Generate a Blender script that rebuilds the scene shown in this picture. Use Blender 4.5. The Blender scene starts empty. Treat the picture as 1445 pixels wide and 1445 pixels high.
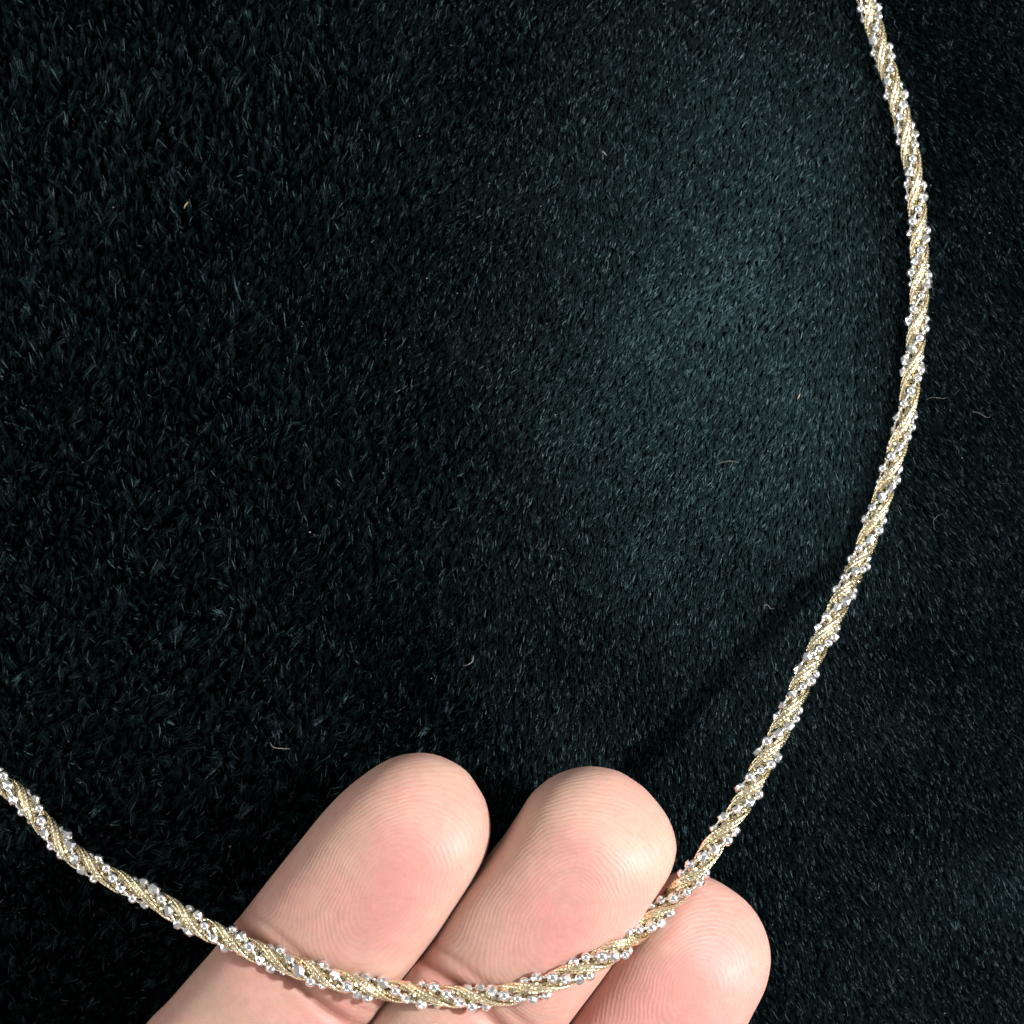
import bpy, bmesh, math, random
import numpy as np
from mathutils import Vector, Matrix

random.seed(7)
rng = np.random.default_rng(11)
scene = bpy.context.scene
scene.unit_settings.system = 'METRIC'
scene.unit_settings.scale_length = 0.01          # one unit is one centimetre
PI = math.pi

# ------------------------------------------------------------------ camera, light, exposure
D = 20.0                                         # camera height above the fabric
K = 10.0 / 1445.0                                # centimetres of fabric per photo pixel
cam_data = bpy.data.cameras.new('camera')
cam = bpy.data.objects.new('camera', cam_data)
scene.collection.objects.link(cam)
cam.location = (0, 0, D)
cam.rotation_euler = (0, 0, 0)
cam_data.sensor_width = 36.0
cam_data.lens = 36.0 * D / 10.0
cam_data.clip_start = 0.5
cam_data.clip_end = 500.0
cam_data.dof.use_dof = True
cam_data.dof.focus_distance = D - 1.25
cam_data.dof.aperture_fstop = cam_data.lens * 1e-3 / (2 * 0.055)
scene.camera = cam

world = bpy.data.worlds.new('World')
scene.world = world
world.use_nodes = True
bg = world.node_tree.nodes['Background']
bg.inputs[0].default_value = (1.0, 0.98, 0.95, 1)
bg.inputs[1].default_value = 0.32

def aim(o, target):
    o.rotation_euler = (Vector(target) - o.location).to_track_quat('-Z', 'Y').to_euler()

def area(name, loc, target, size, power, color, shape='DISK', size_y=None):
    l = bpy.data.lights.new(name, 'AREA')
    l.shape = shape
    l.size = size
    if size_y:
        l.size_y = size_y
    l.energy = power
    l.color = color
    o = bpy.data.objects.new(name, l)
    scene.collection.objects.link(o)
    o.location = loc
    aim(o, target)
    return o

KEY_EL, KEY_AZ, KEY_D = math.radians(43), math.radians(5), 24.0
kd = (math.cos(KEY_EL) * math.cos(KEY_AZ), math.cos(KEY_EL) * math.sin(KEY_AZ), math.sin(KEY_EL))
key = area('key_lamp', [1.5 + kd[0] * KEY_D, 0.0 + kd[1] * KEY_D, kd[2] * KEY_D], (1.5, 0.0, 0), 2.2, 13400, (1.0, 0.985, 0.975))
# soft panels added to fill the skin and whiten the metal, no known sources
area('right_fill_panel', (36, -6, 17), (0, -1, 0), 46.0, 5000, (1.0, 0.99, 0.97), 'RECTANGLE', 26.0)
area('fill_panel', (4, 27, 24), (0, 0, 0), 34.0, 1300, (1.0, 0.99, 0.98), 'RECTANGLE', 16.0)
area('fill_panel', (-30, 2, 20), (0, -2, 0), 34.0, 5200, (1.0, 0.98, 0.95), 'RECTANGLE', 16.0)
area('fill_panel', (-2, -30, 24), (0, 0, 0), 34.0, 2200, (1.0, 0.98, 0.96), 'RECTANGLE', 16.0)

scene.view_settings.view_transform = 'Standard'
scene.view_settings.look = 'None'
scene.view_settings.exposure = 0.0
scene.view_settings.gamma = 1.0

# ------------------------------------------------------------------ helpers
def at(px, py, z=0.0):
    s = K * (D - z) / D
    return np.array([(px - 722.5) * s, (722.5 - py) * s, z])

def link(o, parent=None):
    scene.collection.objects.link(o)
    if parent is not None:
        o.parent = parent
    return o

def mesh_obj(name, verts, faces, mat, parent=None, smooth=True):
    me = bpy.data.meshes.new(name)
    me.from_pydata([tuple(v) for v in verts], [], [tuple(f) for f in faces])
    me.update()
    if smooth:
        me.polygons.foreach_set('use_smooth', [True] * len(me.polygons))
    me.materials.append(mat)
    return link(bpy.data.objects.new(name, me), parent)

def grid_mesh(name, P, mat, parent=None, wrap=False):
    """P: (n, m, 3) array of points joined as a quad sheet (wrapped round m if asked)"""
    n, m = P.shape[:2]
    idx = np.arange(n * m).reshape(n, m)
    if wrap:
        nxt = np.roll(idx, -1, axis=1)
        q = np.stack([idx[:-1], nxt[:-1], nxt[1:], idx[1:]], -1).reshape(-1, 4)
    else:
        q = np.stack([idx[:-1, :-1], idx[:-1, 1:], idx[1:, 1:], idx[1:, :-1]], -1).reshape(-1, 4)
    return mesh_obj(name, P.reshape(-1, 3), q.tolist(), mat, parent)

def value_noise(x, y, scale, seed):
    """smooth 2-D value noise in -1..1"""
    g = np.random.default_rng(seed).uniform(-1, 1, (256, 256))
    fx, fy = x / scale + 100.3, y / scale + 100.7
    ix, iy = np.floor(fx).astype(int), np.floor(fy).astype(int)
    tx, ty = fx - ix, fy - iy
    tx, ty = tx * tx * (3 - 2 * tx), ty * ty * (3 - 2 * ty)
    a = g[ix % 256, iy % 256]; b = g[(ix + 1) % 256, iy % 256]
    c = g[ix % 256, (iy + 1) % 256]; d = g[(ix + 1) % 256, (iy + 1) % 256]
    return (a * (1 - tx) + b * tx) * (1 - ty) + (c * (1 - tx) + d * tx) * ty

def sstep(a, b, x):
    t = np.clip((x - a) / (b - a), 0, 1)
    return t * t * (3 - 2 * t)

def new_mat(name):
    m = bpy.data.materials.new(name)
    m.use_nodes = True
    nt = m.node_tree
    return m, nt, nt.nodes['Principled BSDF']

def N(nt, kind, **kw):
    n = nt.nodes.new(kind)
    for k, v in kw.items():
        setattr(n, k, v)
    return n

# ------------------------------------------------------------------ materials
def metal(name, col, rough, var=0.08, noise_scale=30.0):
    m, nt, p = new_mat(name)
    p.inputs['Metallic'].default_value = 1.0
    tc = N(nt, 'ShaderNodeTexCoord')
    nz = N(nt, 'ShaderNodeTexNoise')
    nz.inputs['Scale'].default_value = noise_scale
    nz.inputs['Detail'].default_value = 3
    nt.links.new(tc.outputs['Object'], nz.inputs['Vector'])
    mr = N(nt, 'ShaderNodeMapRange')
    mr.inputs['To Min'].default_value = max(0.03, rough - var)
    mr.inputs['To Max'].default_value = rough + var
    nt.links.new(nz.outputs['Fac'], mr.inputs['Value'])
    nt.links.new(mr.outputs['Result'], p.inputs['Roughness'])
    p.inputs['Base Color'].default_value = (*col, 1)
    return m

M_SILVER = metal('silver', (0.98, 0.985, 0.985), 0.17, 0.08)
M_SILVER_WIRE = metal('silver_wire', (0.92, 0.92, 0.90), 0.30, 0.05)
M_GOLD = metal('gold', (0.95, 0.83, 0.57), 0.18, 0.08)
M_GOLD_LINK = metal('gold_link', (0.96, 0.85, 0.60), 0.17, 0.08)

def skin_material():
    m, nt, p = new_mat('skin')
    tc = N(nt, 'ShaderNodeTexCoord')
    L = nt.links
    pink = N(nt, 'ShaderNodeAttribute', attribute_name='pink')
    phase = N(nt, 'ShaderNodeAttribute', attribute_name='ridge_phase')
    mask = N(nt, 'ShaderNodeAttribute', attribute_name='ridge_mask')
    crease = N(nt, 'ShaderNodeAttribute', attribute_name='crease')
    # blotchy colour
    n1 = N(nt, 'ShaderNodeTexNoise'); n1.inputs['Scale'].default_value = 1.6; n1.inputs['Detail'].default_value = 4
    L.new(tc.outputs['Object'], n1.inputs['Vector'])
    add = N(nt, 'ShaderNodeMath', operation='MULTIPLY_ADD')
    L.new(n1.outputs['Fac'], add.inputs[0]); add.inputs[1].default_value = 1.7; add.inputs[2].default_value = -0.75
    fac = N(nt, 'ShaderNodeMath', operation='ADD', use_clamp=True)
    L.new(add.outputs[0], fac.inputs[0]); L.new(pink.outputs['Fac'], fac.inputs[1])
    mix = N(nt, 'ShaderNodeMix', data_type='RGBA')
    mix.inputs['A'].default_value = (0.470, 0.300, 0.235, 1)
    mix.inputs['B'].default_value = (0.500, 0.245, 0.215, 1)
    L.new(fac.outputs[0], mix.inputs['Factor'])
    # ridges
    pu = N(nt, 'ShaderNodeAttribute', attribute_name='pad_u')
    pv = N(nt, 'ShaderNodeAttribute', attribute_name='pad_v')
    turn = N(nt, 'ShaderNodeAttribute', attribute_name='pad_turns')
    an = N(nt, 'ShaderNodeMath', operation='ARCTAN2'); L.new(pv.outputs['Fac'], an.inputs[0]); L.new(pu.outputs['Fac'], an.inputs[1])
    at1 = N(nt, 'ShaderNodeMath', operation='MULTIPLY'); L.new(an.outputs[0], at1.inputs[0]); L.new(turn.outputs['Fac'], at1.inputs[1])
    wn = N(nt, 'ShaderNodeTexNoise'); wn.inputs['Scale'].default_value = 3.2; wn.inputs['Detail'].default_value = 2
    L.new(tc.outputs['Object'], wn.inputs['Vector'])
    w1 = N(nt, 'ShaderNodeMath', operation='MULTIPLY_ADD'); w1.inputs[1].default_value = 1.1
    L.new(wn.outputs['Fac'], w1.inputs[0]); L.new(phase.outputs['Fac'], w1.inputs[2])
    ml = N(nt, 'ShaderNodeMath', operation='MULTIPLY_ADD'); ml.inputs[1].default_value = 2 * PI
    L.new(w1.outputs[0], ml.inputs[0]); L.new(at1.outputs[0], ml.inputs[2])
    sn = N(nt, 'ShaderNodeMath', operation='SINE'); L.new(ml.outputs[0], sn.inputs[0])
    # pores and breaks along the ridges
    n2 = N(nt, 'ShaderNodeTexNoise'); n2.inputs['Scale'].default_value = 26; n2.inputs['Detail'].default_value = 3
    L.new(tc.outputs['Object'], n2.inputs['Vector'])
    br = N(nt, 'ShaderNodeMapRange'); br.inputs['From Min'].default_value = 0.36; br.inputs['From Max'].default_value = 0.62
    br.inputs['To Min'].default_value = 0.45; br.inputs['To Max'].default_value = 1.0
    L.new(n2.outputs['Fac'], br.inputs['Value'])
    m1 = N(nt, 'ShaderNodeMath', operation='MULTIPLY'); L.new(sn.outputs[0], m1.inputs[0]); L.new(mask.outputs['Fac'], m1.inputs[1])
    m2 = N(nt, 'ShaderNodeMath', operation='MULTIPLY'); L.new(m1.outputs[0], m2.inputs[0]); L.new(br.outputs['Result'], m2.inputs[1])
    # valleys between the ridges: their shade put into the colour
    vt = N(nt, 'ShaderNodeMapRange'); vt.inputs['From Min'].default_value = -1; vt.inputs['From Max'].default_value = 1
    vt.inputs['To Min'].default_value = 0.945; vt.inputs['To Max'].default_value = 1.03
    L.new(m2.outputs[0], vt.inputs['Value'])
    n5 = N(nt, 'ShaderNodeTexNoise'); n5.inputs['Scale'].default_value = 8.0; n5.inputs['Detail'].default_value = 5; n5.inputs['Roughness'].default_value = 0.65
    L.new(tc.outputs['Object'], n5.inputs['Vector'])
    mo = N(nt, 'ShaderNodeMapRange'); mo.inputs['From Min'].default_value = 0.3; mo.inputs['From Max'].default_value = 0.7
    mo.inputs['To Min'].default_value = 0.93; mo.inputs['To Max'].default_value = 1.07
    L.new(n5.outputs['Fac'], mo.inputs['Value'])
    vm = N(nt, 'ShaderNodeMath', operation='MULTIPLY'); L.new(vt.outputs['Result'], vm.inputs[0]); L.new(mo.outputs['Result'], vm.inputs[1])
    hs = N(nt, 'ShaderNodeHueSaturation')
    L.new(mix.outputs['Result'], hs.inputs['Color']); L.new(vm.outputs[0], hs.inputs['Value'])
    # joint creases: redder skin, with the fold's shade put into the colour
    mc = N(nt, 'ShaderNodeMix', data_type='RGBA')
    mc.inputs['B'].default_value = (0.36, 0.14, 0.10, 1)
    L.new(crease.outputs['Fac'], mc.inputs['Factor']); L.new(hs.outputs['Color'], mc.inputs['A'])
    L.new(mc.outputs['Result'], p.inputs['Base Color'])
    # bump: ridges + fine grain
    n3 = N(nt, 'ShaderNodeTexNoise'); n3.inputs['Scale'].default_value = 60; n3.inputs['Detail'].default_value = 4
    L.new(tc.outputs['Object'], n3.inputs['Vector'])
    ha = N(nt, 'ShaderNodeMath', operation='MULTIPLY_ADD'); ha.inputs[1].default_value = 0.9
    L.new(n3.outputs['Fac'], ha.inputs[0]); L.new(m2.outputs[0], ha.inputs[2])
    # fine crossing skin lines
    vo = N(nt, 'ShaderNodeTexVoronoi', feature='DISTANCE_TO_EDGE'); vo.inputs['Scale'].default_value = 16
    L.new(tc.outputs['Object'], vo.inputs['Vector'])
    vc = N(nt, 'ShaderNodeMapRange'); vc.inputs['From Max'].default_value = 0.12; vc.inputs['To Max'].default_value = 0.45
    L.new(vo.outputs['Distance'], vc.inputs['Value'])
    hb = N(nt, 'ShaderNodeMath', operation='ADD'); L.new(ha.outputs[0], hb.inputs[0]); L.new(vc.outputs['Result'], hb.inputs[1])
    bp = N(nt, 'ShaderNodeBump'); bp.inputs['Strength'].default_value = 1.0; bp.inputs['Distance'].default_value = 0.0012
    L.new(hb.outputs[0], bp.inputs['Height'])
    L.new(bp.outputs['Normal'], p.inputs['Normal'])
    p.inputs['Roughness'].default_value = 0.48
    p.inputs['Subsurface Weight'].default_value = 0.75
    p.inputs['Subsurface Radius'].default_value = (1.0, 0.30, 0.17)
    p.inputs['Subsurface Scale'].default_value = 0.22
    p.inputs['Specular IOR Level'].default_value = 0.3
    return m
M_SKIN = skin_material()

def cloth_material():
    m, nt, p = new_mat('fabric_backing')
    tc = N(nt, 'ShaderNodeTexCoord')
    nz = N(nt, 'ShaderNodeTexNoise'); nz.inputs['Scale'].default_value = 14; nz.inputs['Detail'].default_value = 5
    nt.links.new(tc.outputs['Object'], nz.inputs['Vector'])
    cr = N(nt, 'ShaderNodeValToRGB')
    cr.color_ramp.elements[0].color = (0.0005, 0.0007, 0.0008, 1)
    cr.color_ramp.elements[1].color = (0.0014, 0.0018, 0.0020, 1)
    nt.links.new(nz.outputs['Fac'], cr.inputs[0]); nt.links.new(cr.outputs[0], p.inputs['Base Color'])
    p.inputs['Roughness'].default_value = 0.95
    p.inputs['Specular IOR Level'].default_value = 0.0
    return m
M_CLOTH = cloth_material()

def pile_material():
    m, nt, p = new_mat('plush_fibre')
    rn = N(nt, 'ShaderNodeHairInfo')
    cr = N(nt, 'ShaderNodeValToRGB')
    e = cr.color_ramp.elements
    e[0].color = (0.0008, 0.0022, 0.0027, 1)
    e[1].color = (0.095, 0.150, 0.165, 1)  # few much paler fibres: lit flecks put into the colour
    e.new(0.90).color = (0.0014, 0.0045, 0.0058, 1)
    nt.links.new(rn.outputs['Random'], cr.inputs[0])
    nt.links.new(cr.outputs[0], p.inputs['Base Color'])
    p.inputs['Roughness'].default_value = 0.43
    p.inputs['Specular IOR Level'].default_value = 0.85
    p.inputs['Specular Tint'].default_value = (0.52, 0.92, 1.0, 1)
    return m
M_PILE = pile_material()

def plain(name, col, rough):
    m, nt, p = new_mat(name)
    p.inputs['Base Color'].default_value = (*col, 1)
    p.inputs['Roughness'].default_value = rough
    return m
M_LINT = plain('lint_white', (0.20, 0.196, 0.185), 0.9)
M_LINT_TAN = plain('lint_tan', (0.34, 0.27, 0.17), 0.9)

# ------------------------------------------------------------------ fabric
def fabric_z(x, y):
    r2 = (x + 0.3) ** 2 + (y + 0.6) ** 2
    z = -1.5 * (1 - np.exp(-0.016 * r2))
    z = z - 0.9 * sstep(3.6, 7.5, x) ** 1.0
    return z + 0.05 * value_noise(x, y, 2.7, 3) + 0.02 * value_noise(x, y, 0.9, 4)

PILE = 0.13                                       # how deep the pile lies
gx = np.linspace(-16, 16, 161)
X, Y = np.meshgrid(gx, gx, indexing='ij')
fabric = grid_mesh('plush_fabric', np.stack([X, Y, fabric_z(X, Y)], -1), M_CLOTH)
fabric['kind'] = 'structure'
fabric['label'] = 'black plush fabric with short soft pile'

def make_pile():
    half = 9.0
    dens = 4300
    n = int((2 * half) ** 2 * dens)
    x = rng.uniform(-half, half, n)
    y = rng.uniform(-half, half, n)
    # well outside the photo the pile is sown thinner
    r_ = np.maximum(np.abs(x), np.abs(y))
    k = rng.uniform(0, 1, n) < np.where(r_ < 6.3, 1.0, 0.45)
    x, y, n = x[k], y[k], int(k.sum())
    # matted locks: bigger on the left of the cloth, fine on the right
    def clumps(cell, seed):
        g = np.random.default_rng(seed)
        m = int(2 * half / cell) + 4
        jx, jy = g.uniform(0.05, 0.95, (m, m)), g.uniform(0.05, 0.95, (m, m))
        ra = g.normal(0, 1, (m, m, 4))
        ix = ((x + half) / cell).astype(int) + 1
        iy = ((y + half) / cell).astype(int) + 1
        best = np.full(n, 1e9); bx = np.zeros(n); by = np.zeros(n); br = np.zeros((n, 4))
        for a in (-1, 0, 1):
            for b in (-1, 0, 1):
                cx = (ix + a - 1 + jx[ix + a, iy + b]) * cell - half
                cy = (iy + b - 1 + jy[ix + a, iy + b]) * cell - half
                d = (cx - x) ** 2 + (cy - y) ** 2
                k = d < best
                best[k] = d[k]; bx[k] = cx[k]; by[k] = cy[k]
                br[k] = ra[ix + a, iy + b][k]
        return bx, by, br
    coarse = sstep(0.9, -3.2, x + 0.9 * value_noise(x, y, 1.6, 21))
    c1 = clumps(0.066, 31)
    c2 = clumps(0.036, 32)
    pick = rng.uniform(0, 1, n) < (0.05 + 0.9 * coarse)
    # the pile is thinner where it is matted, so the dark backing shows between the locks
    keep = rng.uniform(0, 1, n) < 1 - 0.55 * coarse
    x, y, pick, coarse, n = x[keep], y[keep], pick[keep], coarse[keep], int(keep.sum())
    c1 = tuple(c[keep] for c in c1); c2 = tuple(c[keep] for c in c2)
    cx = np.where(pick, c1[0], c2[0]); cy = np.where(pick, c1[1], c2[1])
    cr = np.where(pick[:, None], c1[2], c2[2])
    # fibres right of the middle laid flat, shaped to catch a sheen there
    flat = 0.875 * np.exp(-(np.abs((x - 2.3 - 0.10 * y) / 2.5) ** 2.4) - np.abs((y - 2.7) / 4.1) ** 2.4) * (1 - 0.8 * sstep(3.3, 4.1, x))
    # nap: combed towards the bottom of the photo on the right, brushed up the other way on the left
    swirl = (1 - 0.55 * flat) * (0.25 * value_noise(x, y, 1.7, 41) + 0.25 * value_noise(x, y, 0.5, 42)) - 0.40 * flat
    swirl += 0.40 * sstep(2.4, 4.4, x - 0.35 * np.minimum(y + 1, 0))
    # tufts near the parting fall either way
    flip = (sstep(1.2, -2.6, x + 0.7 * value_noise(x, y, 1.9, 44)) > 0.5 + 0.27 * cr[:, 3]).astype(float)
    jit = cr[:, 0] * (0.16 + 0.26 * coarse) + rng.normal(0, 0.15, n)
    lean = 0.66 - 0.16 * sstep(0, -4, x) * sstep(-1, 4, y) + 0.74 * flat - 0.04 * coarse + 0.17 * (1 - 0.72 * flat) * value_noise(x, y, 0.8, 43) + cr[:, 1] * (0.10 + 0.22 * coarse) + rng.normal(0, 0.10, n)
    lean = np.clip(lean, 0.05, 1.42)
    a1, a2 = -PI / 2 + swirl + jit, 1.05 + swirl + jit
    hx = (np.cos(a1) * (1 - flip) + np.cos(a2) * flip) * np.sin(lean)
    hy = (np.sin(a1) * (1 - flip) + np.sin(a2) * flip) * np.sin(lean)
    hm = np.sqrt(hx ** 2 + hy ** 2) + 1e-6
    ang = np.arctan2(hy, hx)
    lean = np.arcsin(np.clip(hm, 0, 0.995))
    ln = PILE * (1.0 + 0.28 * coarse) * (1 + (0.08 + 0.16 * coarse) * cr[:, 2] + rng.normal(0, 0.10, n))
    ln = np.clip(ln * (1 - 0.42 * flat), 0.06, 0.42)
    pull = np.clip(0.55 + 0.33 * coarse + rng.normal(0, 0.12, n), 0, 0.96)
    T = np.array([0.0, 0.35, 0.7, 1.0])
    root = np.stack([x, y, fabric_z(x, y) - 0.01], -1)
    dx, dy = np.cos(ang), np.sin(ang)
    P = np.zeros((n, 4, 3), np.float32)
    for i, t in enumerate(T):
        h = ln * np.sin(lean) * t ** 1.35          # along the nap
        v = ln * np.cos(lean) * (t ** 0.8) + 0.05 * t * (1 - 0.8 * flat)
        P[:, i, 0] = root[:, 0] + dx * h + (cx - x) * pull * t ** 1.3
        P[:, i, 1] = root[:, 1] + dy * h + (cy - y) * pull * t ** 1.3
        P[:, i, 2] = root[:, 2] + v
    R = np.zeros((n, 4), np.float32)
    R[:] = np.array([0.0028, 0.0031, 0.0027, 0.0012])[None]
    R *= rng.uniform(0.75, 1.35, n)[:, None]
    hc = bpy.data.hair_curves.new('pile')
    hc.add_curves([4] * n)
    hc.points.foreach_set('position', P.reshape(-1))
    hc.points.foreach_set('radius', R.reshape(-1))
    hc.materials.append(M_PILE)
    o = link(bpy.data.objects.new('pile', hc), fabric)
    o['kind'] = 'stuff'
    return o
make_pile()

# ------------------------------------------------------------------ hand
class Finger:
    def __init__(s, tip, base, left, right, zc, top, bot, length, core, dip, tilt=0.0):
        f = lambda p: at(p[0], p[1], zc)[:2]
        s.zc, s.top, s.bot, s.length, s.dip, s.tilt = zc, top, bot, length, dip, tilt
        s.o = f(tip)
        d = f(base) - s.o
        s.eu = d / np.linalg.norm(d)
        s.ev = np.array([-s.eu[1], s.eu[0]])
        if s.ev[0] < 0:
            s.ev = -s.ev
        def side(pts):
            q = np.array([f(p) for p in pts]) - s.o
            uv = np.stack([q @ s.eu, q @ s.ev], -1)
            uv = uv[np.argsort(uv[:, 0])]
            return uv
        s.l, s.r = side(left), side(right)
        c = f(core) - s.o
        s.core = (c @ s.eu, c @ s.ev)
    def edge(s, u, which):
        e = s.l if which < 0 else s.r
        uu = np.concatenate([[0], np.sqrt(np.maximum(e[:, 0], 1e-4)), [math.sqrt(s.length)]])
        last = e[-1, 1] + (0.05 * which)
        vv = np.concatenate([[0], e[:, 1], [last]])
        k = np.concatenate([[True], np.diff(uu) > 0.01])
        uu, vv = uu[k], vv[k]
        # monotone cubic so that the outline has no corners
        h = np.diff(uu); dl = np.diff(vv) / h
        m = np.zeros_like(vv); m[0], m[-1] = dl[0], dl[-1]
        for i in range(1, len(vv) - 1):
            m[i] = 0 if dl[i - 1] * dl[i] <= 0 else 2 * dl[i - 1] * dl[i] / (dl[i - 1] + dl[i])
        q = np.sqrt(np.maximum(u, 0))
        j = np.clip(np.searchsorted(uu, q) - 1, 0, len(h) - 1)
        t = (q - uu[j]) / h[j]
        return ((1 + 2 * t) * (1 - t) ** 2 * vv[j] + t * (1 - t) ** 2 * h[j] * m[j]
                + t * t * (3 - 2 * t) * vv[j + 1] + t * t * (t - 1) * h[j] * m[j + 1])
    def fold(s, u, v):
        """depth of the joint creases"""
        w = u - s.dip - 0.05 * v - 0.03 * np.sin(v * 5)
        return 0.055 * np.exp(-(w / 0.06) ** 2) + 0.075 * np.exp(-(w / 0.28) ** 2) + 0.018 * np.exp(-((w + 0.19) / 0.035) ** 2)
    def heights(s, u):
        cap = np.sqrt(np.maximum(0, 1 - (1 - np.clip(u / 0.75, 0, 1)) ** 2.2))
        pad = 1 + 0.07 * np.exp(-((u - 1.15) / 0.7) ** 2)
        return s.top * cap * pad, s.bot * cap
    def centre_z(s, u):
        return s.zc + s.tilt * u - 0.10 * np.exp(-(u / 0.5) ** 2)
    def surface(s, x, y):
        q = np.stack([x - s.o[0], y - s.o[1]], -1)
        u, v = q @ s.eu, q @ s.ev
        ok = (u > 0.0) & (u < s.length)
        uc = np.clip(u, 1e-3, s.length)
        l, r = s.edge(uc, -1), s.edge(uc, 1)
        c, hw = (l + r) / 2, np.maximum((r - l) / 2, 1e-3)
        k = np.abs((v - c) / hw)
        ht, _ = s.heights(uc)
        z = s.centre_z(uc) + ht * np.maximum(0, 1 - k ** 2.9) ** (1 / 2.9) - s.fold(uc, v)
        return np.where(ok & (k < 1), z, -9)

A = Finger((652, 1086), (368, 1454),
    [(634, 1076), (612, 1068), (582, 1066), (546, 1075), (513, 1095), (477, 1125), (443, 1161), (394, 1222), (341, 1291), (327, 1307), (305, 1335), (269, 1377), (239, 1413), (208, 1445)],
    [(672, 1111), (685, 1134), (692, 1164), (691, 1186), (680, 1217), (648, 1270), (615, 1321), (568, 1380), (521, 1447)],
    1.18, 0.66, 0.60, 7.2, (556, 1240), 2.33)
B = Finger((905, 1110), (668, 1443),
    [(880, 1094), (857, 1087), (829, 1085), (799, 1091), (768, 1107), (746, 1128), (732, 1150), (710, 1183), (690, 1208), (640, 1267), (606, 1317), (560, 1376), (514, 1443)],
    [(914, 1118), (923, 1128), (942, 1153), (952, 1178), (954, 1200), (948, 1222), (939, 1239), (917, 1271), (885, 1320), (851, 1372), (801, 1442)],
    1.12, 0.68, 0.60, 7.9, (803, 1262), 2.42)
C = Finger((1030, 1256), (905, 1441),
    [(1012, 1246), (990, 1237), (965, 1234), (942, 1242), (921, 1260), (896, 1289), (872, 1325), (826, 1394), (793, 1444)],
    [(1044, 1266), (1067, 1289), (1080, 1313), (1086, 1338), (1085, 1363), (1075, 1394), (1058, 1424), (1047, 1445), (1019, 1490)],
    0.84, 0.64, 0.56, 7.3, (968, 1378), 2.30, 0.02)
E = Finger((1040, 1600), (872, 1849),
    [(1015, 1585), (985, 1580), (955, 1590), (930, 1612), (900, 1660), (860, 1720), (775, 1845)],
    [(1052, 1612), (1066, 1640), (1068, 1670), (1058, 1700), (1030, 1745), (960, 1850)],
    0.80, 0.56, 0.50, 5.6, (955, 1690), 2.0, 0.03)
FINGERS = [A, B, C, E]

# ------------------------------------------------------------------ the line the necklace follows
PATH = [(-520, 640), (-430, 790), (-330, 900), (-220, 975), (-110, 1040), (0, 1104), (33, 1129), (69, 1171), (111, 1211), (166, 1243), (221, 1270), (269, 1300), (316, 1322), (377, 1349), (435, 1370), (504, 1390),
        (536, 1396), (578, 1401), (633, 1406), (680, 1407), (735, 1400), (793, 1380), (846, 1354), (880, 1332), (917, 1300), (950, 1265), (981, 1232),
        (1013, 1184), (1049, 1132), (1075, 1081), (1111, 1011), (1141, 942), (1175, 873), (1195, 830), (1212, 794), (1232, 739), (1248, 693), (1262, 646),
        (1279, 582), (1289, 508), (1295, 455), (1298, 393), (1296, 321), (1290, 249), (1278, 187), (1261, 125), (1240, 58), (1222, 0), (1190, -90), (1150, -190), (1085, -300), (1000, -400)]

def resample(P, step):
    P = np.array(P, float)
    # Catmull-Rom, then even spacing
    out = []
    for i in range(1, len(P) - 2):
        p0, p1, p2, p3 = P[i - 1], P[i], P[i + 1], P[i + 2]
        for t in np.linspace(0, 1, 40, endpoint=False):
            out.append(0.5 * ((2 * p1) + (-p0 + p2) * t + (2 * p0 - 5 * p1 + 4 * p2 - p3) * t * t + (-p0 + 3 * p1 - 3 * p2 + p3) * t ** 3))
    out.append(P[-2])
    out = np.array(out)
    s = np.concatenate([[0], np.cumsum(np.linalg.norm(np.diff(out, axis=0), axis=1))])
    q = np.arange(0, s[-1], step)
    return np.stack([np.interp(q, s, out[:, k]) for k in range(out.shape[1])], -1)

def smooth1(a, k):
    w = np.hanning(2 * k + 3)[1:-1]; w /= w.sum()
    return np.convolve(np.pad(a, k, mode='edge'), w, mode='valid')

px = resample(PATH, 1.0)
for k in range(2):
    px[:, k] = smooth1(px[:, k], 16)
# how high each stretch hangs (free stretches), by photo position along the strand
z = np.full(len(px), 0.5)
for it in range(4):
    XY = np.array([at(p[0], p[1], zz)[:2] for p, zz in zip(px, z)])
    sup = np.maximum.reduce([f.surface(XY[:, 0], XY[:, 1]) for f in FINGERS]) + 0.060
    ground = fabric_z(XY[:, 0], XY[:, 1]) + PILE + 0.04
    free = ground.copy()
    lowside = px[:, 0] < 340
    free[lowside] = np.interp(px[lowside, 0], [-330, -200, 0, 110, 230, 340], [-1, 0.1, 1.05, 1.45, 1.65, 1.75])
    rs = (px[:, 0] > 960) & (px[:, 1] > 700)
    free[rs] = np.interp(px[rs, 1], [700, 830, 880, 940, 1010, 1080, 1150, 1240], [-1, 0.25, 0.42, 0.66, 0.92, 1.14, 1.30, 1.40])
    z0 = np.maximum(np.maximum(sup, ground), free)
    zt = z0.copy()
    for _ in range(60):
        zt = np.maximum(z0, smooth1(zt, 8))
    z = smooth1(zt, 12)
CL = np.array([at(p[0], p[1], zz) for p, zz in zip(px, z)])

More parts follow.
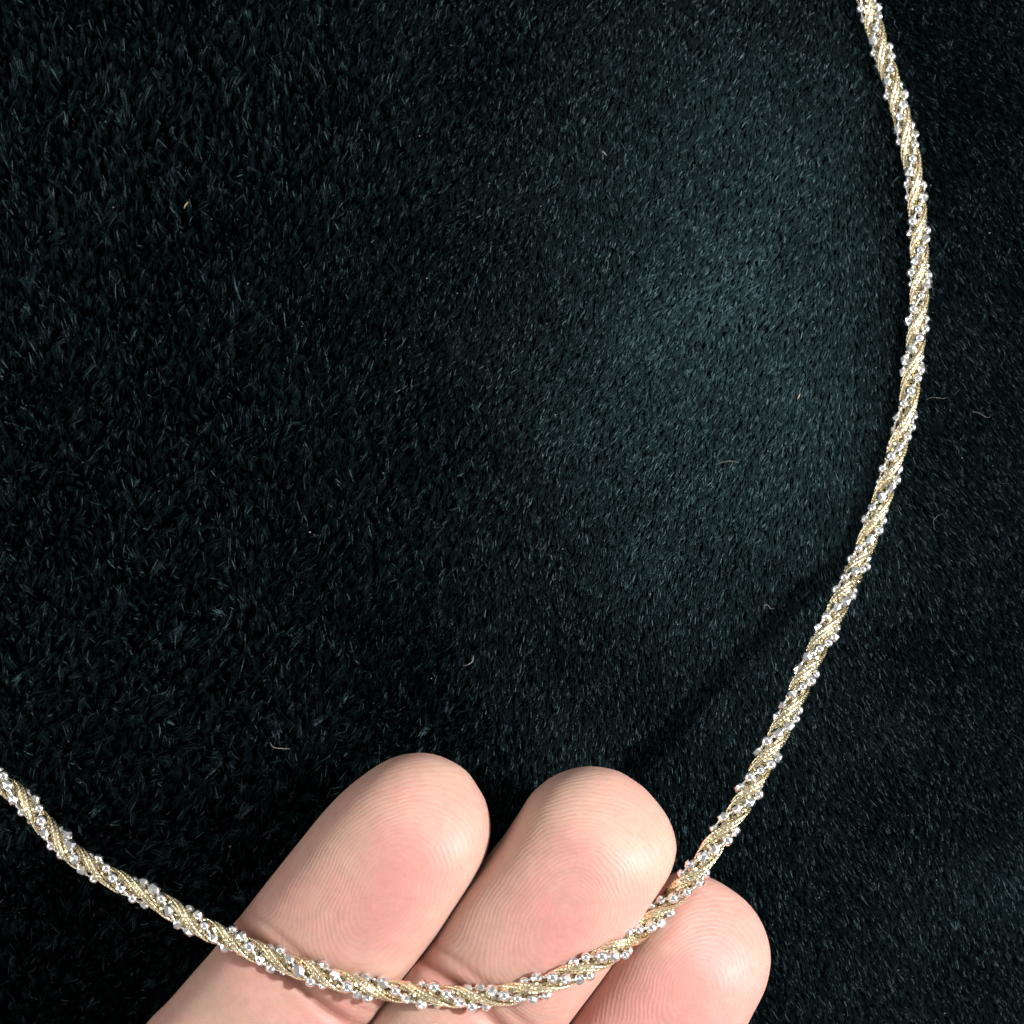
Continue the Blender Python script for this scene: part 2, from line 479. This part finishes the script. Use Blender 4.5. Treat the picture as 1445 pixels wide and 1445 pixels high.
def build_hand():
    NR = 96
    V, F, att = [], [], {'ridge_phase': [], 'ridge_mask': [], 'pink': [], 'crease': [], 'pad_u': [], 'pad_v': [], 'pad_turns': []}
    th = 2 * PI * np.arange(NR) / NR
    ex = 2 / 2.9
    ct, st = np.cos(th), np.sin(th)
    cc = np.sign(ct) * np.abs(ct) ** ex
    ss = np.sign(st) * np.abs(st) ** ex
    base_rings = []
    off = 0
    for k, f in enumerate(FINGERS):
        us = np.concatenate([np.array([0.0015, 0.006, 0.015, 0.03, 0.05, 0.075, 0.105]), np.arange(0.14, 4.2, 0.027), np.linspace(4.25, f.length, 22)])
        l, r = f.edge(us, -1), f.edge(us, 1)
        c, hw = (l + r) / 2, (r - l) / 2
        ht, hb = f.heights(us)
        U = np.repeat(us[:, None], NR, 1)
        wob = 1 + 0.010 * np.sin(us * 3.1 + k) * np.sin(us * 1.3 + 2 * k) * sstep(0.3, 1.0, us)
        Vv = c[:, None] + (hw * wob)[:, None] * cc[None]
        up = st[None] >= 0
        Z = f.centre_z(us)[:, None] + np.where(up, ht[:, None], hb[:, None]) * ss[None]
        facing = np.clip(ss[None], 0, 1)
        Z = Z - f.fold(U, Vv) * facing ** 0.6
        # uneven flesh
        xw = f.o[0] + U * f.eu[0] + Vv * f.ev[0]
        yw = f.o[1] + U * f.eu[1] + Vv * f.ev[1]
        Z = Z + 0.012 * value_noise(xw, yw, 0.45, 50 + k) * facing
        # the necklace presses a shallow groove into the pads
        near = np.full(U.shape, 9.0)
        sel = (U < 4.0) & (facing > 0)
        q = np.stack([xw[sel], yw[sel]], -1)
        cl = CL[::4, :2]
        near[sel] = np.sqrt(((q[:, None] - cl[None]) ** 2).sum(-1).min(1))
        Z = Z - 0.035 * np.exp(-(near / 0.09) ** 2) * facing + 0.012 * np.exp(-((near - 0.20) / 0.08) ** 2) * facing
        P = np.stack([xw, yw, Z], -1)
        # finger-print field
        du, dv = U - f.core[0], Vv - f.core[1]
        warp = 0.075 * value_noise(xw, yw, 0.6, 60 + k) + 0.02 * value_noise(xw, yw, 0.17, 70 + k)
        stretch = np.where(du < 0, (0.80, 0.90, 0.72, 0.8)[k], (0.60, 0.52, 0.66, 0.6)[k])
        rr = np.sqrt((du * stretch) ** 2 + (dv * (1.0 - 0.1 * np.sign(dv))) ** 2 + 0.0004)
        # depth on the side walls counts as distance too
        rr = rr + 0.35 * np.maximum(0, (1 - facing)) ** 2 * 0.6
        low = sstep(0.75, 1.25, du)
        tr = (rr * (1 - low) + (du * 0.72 + 0.10 * dv ** 2 + 0.05 * dv) * low) + warp
        ph = tr / (0.036 if k != 2 else 0.038)
        mk = 0.30 + 0.70 * sstep(0.10, 0.42, rr)
        mk = mk * (1 - 0.75 * sstep(f.dip - 0.25, f.dip, U))
        mk = mk * sstep(4.2, 3.4, U) * (0.15 + 0.85 * sstep(-0.35, 0.1, ss[None]) * np.ones_like(U))
        mk = mk * (0.75 + 0.35 * value_noise(xw, yw, 0.35, 80 + k))
        pk = 0.72 * np.exp(-(((du - 0.05) / 0.75) ** 2 + (dv / 0.42) ** 2)) + 0.10 + 0.18 * sstep(-0.6, 0.6, dv)
        pk = pk + 0.25 * np.exp(-((U - f.dip) / 0.25) ** 2) + (0.25 if k == 2 else 0.0)
        w = U - f.dip - 0.05 * Vv - 0.03 * np.sin(Vv * 5)
        cr = 0.55 * np.exp(-(w / 0.05) ** 2) + 0.2 * np.exp(-((w + 0.19) / 0.03) ** 2) + 0.18 * np.exp(-(w / 0.22) ** 2)
        n = len(us)
        idx = off + np.arange(n * NR).reshape(n, NR)
        nx = np.roll(idx, -1, 1)
        F += np.stack([idx[:-1], nx[:-1], nx[1:], idx[1:]], -1).reshape(-1, 4).tolist()
        F.append(idx[0].tolist())
        V.append(P.reshape(-1, 3))
        for nme, a in (('ridge_phase', ph), ('ridge_mask', mk), ('pink', pk), ('crease', cr), ('pad_u', du + 0.02 * np.sin(7 * dv)), ('pad_v', dv), ('pad_turns', np.full_like(U, (1.0, -2.0, 1.0, -1.0)[k]))):
            att[nme].append((a * np.ones_like(U)).reshape(-1))
        base_rings.append(idx[-1])
        off += n * NR
    # webs between neighbouring fingers, then one loop round the knuckles
    a0 = NR // 12
    for i in range(3):
        ra, rb = base_rings[i], base_rings[i + 1]
        ks = list(range(-a0, a0 + 1))
        for k0, k1 in zip(ks[:-1], ks[1:]):
            F.append([int(ra[k0 % NR]), int(ra[k1 % NR]), int(rb[(NR // 2 - k1) % NR]), int(rb[(NR // 2 - k0) % NR])])
    loop = []
    for r in base_rings:
        loop += [int(r[k]) for k in range(NR // 2 - a0, a0 - 1, -1)]
    loop += [int(base_rings[3][k % NR]) for k in range(a0 - 1, -a0, -1)]
    for r in reversed(base_rings):
        loop += [int(r[k % NR]) for k in range(-a0, -(NR // 2 - a0) - 1, -1)]
    loop += [int(base_rings[0][k % NR]) for k in range(-(NR // 2 - a0) - 1, -(NR // 2 + a0), -1)]
    allv = np.concatenate(V)
    M = len(loop)
    L0 = allv[loop]
    ctr = L0.mean(0)
    eu = np.mean([f.eu for f in FINGERS], 0); eu /= np.linalg.norm(eu)
    ev = np.array([-eu[1], eu[0]])
    if ev[0] < 0: ev = -ev
    phi = PI - 2 * PI * (np.arange(M) + 0.5) / M
    rows = [np.array(loop)]
    prof = [(0.6, 4.1, 1.15), (1.6, 4.15, 1.3), (3.2, 4.1, 1.45), (5.0, 3.8, 1.5), (6.8, 3.2, 1.45), (8.2, 2.8, 1.35), (9.6, 2.75, 1.35), (12, 3.0, 1.6), (15, 3.3, 1.9)]
    extra = []
    for i, (dist, hw, hh) in enumerate(prof):
        t = min(1.0, (i + 1) / 3)
        tgt = np.stack([ctr[0] + eu[0] * dist + ev[0] * hw * np.cos(phi), ctr[1] + eu[1] * dist + ev[1] * hw * np.cos(phi), ctr[2] + hh * np.sin(phi)], -1)
        src = L0 + np.array([eu[0] * dist, eu[1] * dist, 0])
        p = tgt * t + src * (1 - t)
        extra.append(p)
        rows.append(off + np.arange(M)); off += M
    for a, b in zip(rows[:-1], rows[1:]):
        a2, b2 = np.roll(a, -1), np.roll(b, -1)
        F += np.stack([a, a2, b2, b], -1).tolist()
    F.append(rows[-1].tolist())
    # thumb, leaving the side of the palm near its base
    tb = ctr[:2] + eu * 5.2 - ev * 2.6
    td = -eu * 0.55 - ev * 0.83; td /= np.linalg.norm(td)
    tv = np.array([-td[1], td[0]])
    tl = np.concatenate([np.linspace(0, 5.2, 14), [5.6, 5.9, 6.1, 6.2, 6.23]])
    tr_ = np.interp(tl, [0, 2, 3.6, 4.6, 5.6, 5.9, 6.1, 6.2, 6.23], [1.25, 1.0, 0.92, 0.98, 0.78, 0.6, 0.38, 0.16, 0.02])
    m = 32
    t2 = 2 * PI * np.arange(m) / m
    for l_, r_ in zip(tl, tr_):
        bend = -0.02 * l_ ** 2
        c0 = tb + td * l_ + tv * bend
        extra.append(np.stack([c0[0] + tv[0] * r_ * np.cos(t2), c0[1] + tv[1] * r_ * np.cos(t2), ctr[2] + 0.35 + 0.86 * r_ * np.sin(t2)], -1))
    idx = off + np.arange(len(tl) * m).reshape(-1, m); off += len(tl) * m
    nx = np.roll(idx, -1, 1)
    F += np.stack([idx[:-1], nx[:-1], nx[1:], idx[1:]], -1).reshape(-1, 4).tolist()
    F.append(idx[-1].tolist()); F.append(idx[0].tolist())
    V += extra
    verts = np.concatenate(V)
    o = mesh_obj('hand', verts, F, M_SKIN)
    bm = bmesh.new(); bm.from_mesh(o.data)
    bmesh.ops.recalc_face_normals(bm, faces=bm.faces)
    bm.to_mesh(o.data); bm.free()
    o.data.polygons.foreach_set('use_smooth', [True] * len(o.data.polygons))
    tot = len(verts)
    for nme, parts in att.items():
        a = np.zeros(tot, np.float32)
        b = np.concatenate(parts)
        a[:len(b)] = b
        if nme == 'pink':
            a[len(b):] = 0.3
        o.data.attributes.new(nme, 'FLOAT', 'POINT').data.foreach_set('value', a)
    o['label'] = 'bare hand, palm up, three fingertips holding up the necklace'
    o['category'] = 'hand'
    return o
build_hand()

# ------------------------------------------------------------------ necklace
# even spacing in centimetres
seg = np.concatenate([[0], np.cumsum(np.linalg.norm(np.diff(CL, axis=0), axis=1))])
LEN = seg[-1]
def centre(s):
    return np.stack([np.interp(s, seg, CL[:, k]) for k in range(3)], -1)
def frame(s):
    h = 0.06
    t = centre(s + h) - centre(s - h)
    t /= np.linalg.norm(t, axis=1)[:, None]
    left = np.stack([-t[:, 1], t[:, 0], np.zeros(len(s))], -1)
    left /= np.linalg.norm(left, axis=1)[:, None]
    up = np.cross(t, left)
    return t, left, up

PITCH = 0.95                                       # one full turn of the twist, cm
def twist(s):
    return 2 * PI * s / PITCH + 0.45 * np.sin(s * 0.9) + 0.28 * np.sin(s * 2.3 + 1) + 0.16 * np.sin(s * 5.1 + 2)
def strand(s, phase, rad):
    t, l, u = frame(s)
    a = twist(s) + phase
    return centre(s) + (np.cos(a) * rad)[:, None] * l + (np.sin(a) * rad)[:, None] * u

def frames_of(P):
    t = np.gradient(P, axis=0)
    t /= np.linalg.norm(t, axis=1)[:, None]
    ref = np.array([0.13, 0.07, 0.99])
    a = np.cross(t, ref[None]); a /= np.linalg.norm(a, axis=1)[:, None]
    b = np.cross(a, t)
    return t, a, b

def ribbed_tube(name, P, r, sides, parent, mat, rib=0.026, depth=0.16, lead=1.0):
    s = np.concatenate([[0], np.cumsum(np.linalg.norm(np.diff(P, axis=0), axis=1))])
    t, a, b = frames_of(P)
    th = 2 * PI * np.arange(sides) / sides
    rr = r * (1 + depth * np.cos(2 * PI * s[:, None] / rib + lead * th[None]))
    G = P[:, None] + rr[..., None] * (np.cos(th)[None, :, None] * a[:, None] + np.sin(th)[None, :, None] * b[:, None])
    return grid_mesh(name, G, mat, parent, wrap=True)

necklace = bpy.data.objects.new('necklace', None)
scene.collection.objects.link(necklace)
necklace.location = tuple(CL[len(CL) // 2])
necklace['label'] = 'twisted two-tone necklace of gold strands and silver bead chains lying across the fingers'
necklace['category'] = 'necklace'
bpy.context.view_layer.update()
INV = Matrix.Translation(-necklace.location)
def under_necklace(o):
    o.matrix_parent_inverse = INV
    return o

S0, S1 = 0.1, LEN - 0.1
sf = np.arange(S0, S1, 0.006)
GOLD_PH = (0.0, PI)
BEAD_PH = (PI / 2, 3 * PI / 2)
def link_chain(name, P, size, parent):
    """tiny box links strung end to end, each turned a little"""
    s = np.concatenate([[0], np.cumsum(np.linalg.norm(np.diff(P, axis=0), axis=1))])
    q = np.arange(0, s[-1], size * 1.12)
    C = np.stack([np.interp(q, s, P[:, k]) for k in range(3)], -1)
    t, a, b = frames_of(C)
    V, F = [], []
    corners = [(x, y, w) for x in (-1, 1) for y in (-1, 1) for w in (-1, 1)]
    for i in range(len(q)):
        roll = random.uniform(-0.5, 0.5) + (PI / 4) * (i % 2)
        tl = random.uniform(-0.25, 0.25)
        A_ = a[i] * math.cos(roll) + b[i] * math.sin(roll)
        B_ = np.cross(A_, t[i])
        T_ = t[i] * math.cos(tl) + B_ * math.sin(tl)
        B_ = np.cross(A_, T_)
        o0 = len(V)
        h = size * 0.5 * random.uniform(0.85, 1.12)
        # cube with its corners cut: 24 points
        c_ = 0.52
        pts = []
        for (x, y, w) in corners:
            for k in range(3):
                v = [x, y, w]; v[k] *= c_
                pts.append(C[i] + h * (A_ * v[0] + B_ * v[1] + T_ * v[2]))
        V += pts
        F += [[o0 + f_ for f_ in f] for f in CUT_CUBE]
    return mesh_obj(name, V, F, M_GOLD_LINK, parent, smooth=False)

def cut_cube_faces():
    corners = [(x, y, w) for x in (-1, 1) for y in (-1, 1) for w in (-1, 1)]
    c_ = 0.52
    pts = []
    for (x, y, w) in corners:
        for k in range(3):
            v = [x, y, w]; v[k] *= c_
            pts.append(Vector(v))
    bm = bmesh.new()
    vs = [bm.verts.new(p) for p in pts]
    bm.verts.index_update()
    r = bmesh.ops.convex_hull(bm, input=vs)
    bmesh.ops.dissolve_limit(bm, angle_limit=0.02, verts=bm.verts, edges=bm.edges)
    bm.verts.ensure_lookup_table()
    order = [min(range(24), key=lambda j: (pts[j] - v.co).length) for v in bm.verts]
    bm.verts.index_update()
    f = [[order[v.index] for v in fc.verts] for fc in bm.faces]
    bm.free()
    return f
CUT_CUBE = cut_cube_faces()

for g in GOLD_PH:
    for da, rad in ((-0.25, 0.086), (0.25, 0.080)):
        under_necklace(ribbed_tube('gold_wire', strand(sf, g + da, rad), 0.0150, 10, necklace, M_GOLD, rib=0.036, depth=0.13))
    for da, rad, size in ((0.0, 0.080, 0.024), (0.62, 0.056, 0.026), (-0.62, 0.056, 0.026)):
        ch = under_necklace(link_chain('gold_link_chain', strand(sf, g + da, rad), size, necklace))
        ch['kind'] = 'stuff'

def bead_mesh(name, sides, prof):
    V, F = [], []
    for j, (h, r) in enumerate(prof):
        for k in range(sides):
            a = 2 * PI * (k + 0.5 * (j % 2)) / sides
            V.append((r * math.cos(a), r * math.sin(a), h))
    for j in range(len(prof) - 1):
        for k in range(sides):
            k2 = (k + 1) % sides
            p, q, r_, s_ = j * sides + k, j * sides + k2, (j + 1) * sides + k, (j + 1) * sides + k2
            if j % 2 == 0:
                F += [(p, q, r_), (q, s_, r_)]
            else:
                F += [(p, q, s_), (p, s_, r_)]
    F += [tuple(reversed(range(sides))), tuple(range(len(V) - sides, len(V)))]
    me = bpy.data.meshes.new(name)
    me.from_pydata(V, [], F)
    me.materials.append(M_SILVER)
    return me
BR = 0.0535
bead_a = bead_mesh('bead', 8, [(-0.95 * BR, 0.42 * BR), (-0.62 * BR, 0.84 * BR), (0, 1.02 * BR), (0.62 * BR, 0.84 * BR), (0.95 * BR, 0.42 * BR)])
bead_b = bead_mesh('bead', 7, [(-1.0 * BR, 0.5 * BR), (-0.5 * BR, 0.93 * BR), (0.5 * BR, 0.93 * BR), (1.0 * BR, 0.5 * BR)])
bead_c = bead_mesh('bead', 12, [(-0.92 * BR, 0.3 * BR), (-0.7 * BR, 0.72 * BR), (-0.3 * BR, 0.96 * BR), (0.3 * BR, 0.96 * BR), (0.7 * BR, 0.72 * BR), (0.92 * BR, 0.3 * BR)])
bead_c.polygons.foreach_set('use_smooth', [True] * len(bead_c.polygons))

count = 0
outer_v, outer_f = [], []
for bi, ph in enumerate(BEAD_PH):
    P = strand(sf, ph, 0.083)
    w = under_necklace(ribbed_tube('silver_wire', P, 0.012, 8, necklace, M_SILVER_WIRE, rib=0.047, depth=0.3, lead=0.0))
    s = np.concatenate([[0], np.cumsum(np.linalg.norm(np.diff(P, axis=0), axis=1))])
    pos = 0.05
    qs = []
    while pos < s[-1] - 0.05:
        qs.append(pos)
        pos += 0.134 * random.uniform(0.86, 1.16)
    qs = np.array(qs)
    C_ = np.stack([np.interp(qs, s, P[:, k]) for k in range(3)], -1)
    T_ = np.stack([np.interp(qs + 0.01, s, P[:, k]) - np.interp(qs - 0.01, s, P[:, k]) for k in range(3)], -1)
    for c_, t_ in zip(C_, T_):
        me = random.choice((bead_a, bead_a, bead_b, bead_c, bead_c))
        q = Vector(t_).to_track_quat('Z', 'X').to_matrix().to_4x4()
        wob = Matrix.Rotation(random.uniform(-0.25, 0.25), 4, 'X') @ Matrix.Rotation(random.uniform(0, 2 * PI), 4, 'Z')
        mat = Matrix.Translation(Vector(c_)) @ q @ wob @ Matrix.Scale(random.uniform(0.86, 1.14), 4)
        if max(abs(c_[0]), abs(c_[1])) > 5.2:       # past the edge of the photo: joined below
            o0 = len(outer_v)
            outer_v += [tuple(mat @ v.co) for v in me.vertices]
            outer_f += [tuple(o0 + k for k in p.vertices) for p in me.polygons]
            continue
        o = bpy.data.objects.new('bead', me)
        link(o, w)
        o.matrix_parent_inverse = w.matrix_world.inverted()
        o.matrix_basis = mat
        count += 1
far = under_necklace(mesh_obj('silver_bead_run', outer_v, outer_f, M_SILVER, necklace, smooth=False))
far['kind'] = 'stuff'

# ------------------------------------------------------------------ lint on the cloth
def thread(pts, r, mat, label, lift=0.22):
    P = []
    for (a, b) in pts:
        q = at(a, b, 0.2)
        P.append([q[0], q[1], fabric_z(np.array([q[0]]), np.array([q[1]]))[0] + lift])
    P = [P[0]] + P + [P[-1]]
    P = resample(P, 0.01)
    P[:, 2] += 0.015 * np.sin(np.linspace(0, 5, len(P)))
    t, a, b = frames_of(P)
    th = 2 * PI * np.arange(6) / 6
    rr = r * (0.35 + 0.65 * np.sin(np.linspace(0.15, PI - 0.15, len(P))))
    G = P[:, None] + rr[:, None, None] * (np.cos(th)[None, :, None] * a[:, None] + np.sin(th)[None, :, None] * b[:, None])
    o = grid_mesh('lint_fibre', G, mat, None, wrap=True)
    o['label'] = label
    o['category'] = 'lint'
    o['group'] = 'lint fibres on the black fabric'
    return o
thread([(379, 1050), (384, 1056), (394, 1058), (409, 1059)], 0.0035, M_LINT, 'hooked white lint fibre on the fabric above the leftmost fingertip')
thread([(655, 940), (666, 934), (668, 925)], 0.0035, M_LINT, 'short bent white lint fibre above the gap between the two upper fingertips')
thread([(249, 284), (252, 278), (255, 274)], 0.006, M_LINT_TAN, 'short stiff tan lint fibre alone in the dark upper left fabric')
thread([(1130, 561), (1133, 556), (1136, 553)], 0.006, M_LINT_TAN, 'short tan lint fibre on the fabric just inside the curve of the necklace')
thread([(1321, 560), (1330, 557), (1345, 558), (1356, 556)], 0.0010, M_LINT, 'thin straight white lint fibre on the fabric outside the necklace')
thread([(1392, 576), (1405, 579), (1415, 584), (1424, 583)], 0.0010, M_LINT, 'thin white lint fibre with a bright end near the right edge of the fabric')
thread([(1332, 745), (1330, 736), (1336, 729), (1342, 726)], 0.0010, M_LINT, 'looped white lint fibre low on the fabric outside the necklace')
thread([(1081, 862), (1081, 855), (1086, 855), (1091, 860), (1097, 859)], 0.002, M_LINT, 'wavy white lint fibre beside the shadow of the necklace')
thread([(851, 203), (855, 206), (859, 210)], 0.005, M_LINT, 'small bright lint fibre high in the middle of the fabric')
thread([(857, 382), (860, 366), (857, 361), (864, 355)], 0.0010, M_LINT, 'thin forked lint fibre in the middle of the fabric')
thread([(1012, 505 + 150), (1030, 650), (1046, 652)], 0.0018, M_LINT, 'faint straight lint fibre in the lit fabric left of the necklace')

# scattered dust in the pile
nd = 700
V, F = [], []
for i in range(nd):
    x, y = rng.uniform(-6, 6, 2)
    zz = fabric_z(np.array([x]), np.array([y]))[0] + rng.uniform(0.10, 0.2)
    r = 0.0036 * math.exp(rng.normal(-0.25, 0.45))
    o0 = len(V)
    for v in ((1, 0, 0), (-1, 0, 0), (0, 1, 0), (0, -1, 0), (0, 0, 1), (0, 0, -1)):
        V.append((x + v[0] * r * 1.5, y + v[1] * r, zz + v[2] * r))
    F += [(o0 + a, o0 + b, o0 + c) for a, b, c in ((0, 2, 4), (2, 1, 4), (1, 3, 4), (3, 0, 4), (2, 0, 5), (1, 2, 5), (3, 1, 5), (0, 3, 5))]
dust = mesh_obj('dust', V, F, M_LINT)
dust['kind'] = 'stuff'
dust['label'] = 'tiny pale dust specks caught in the black pile'
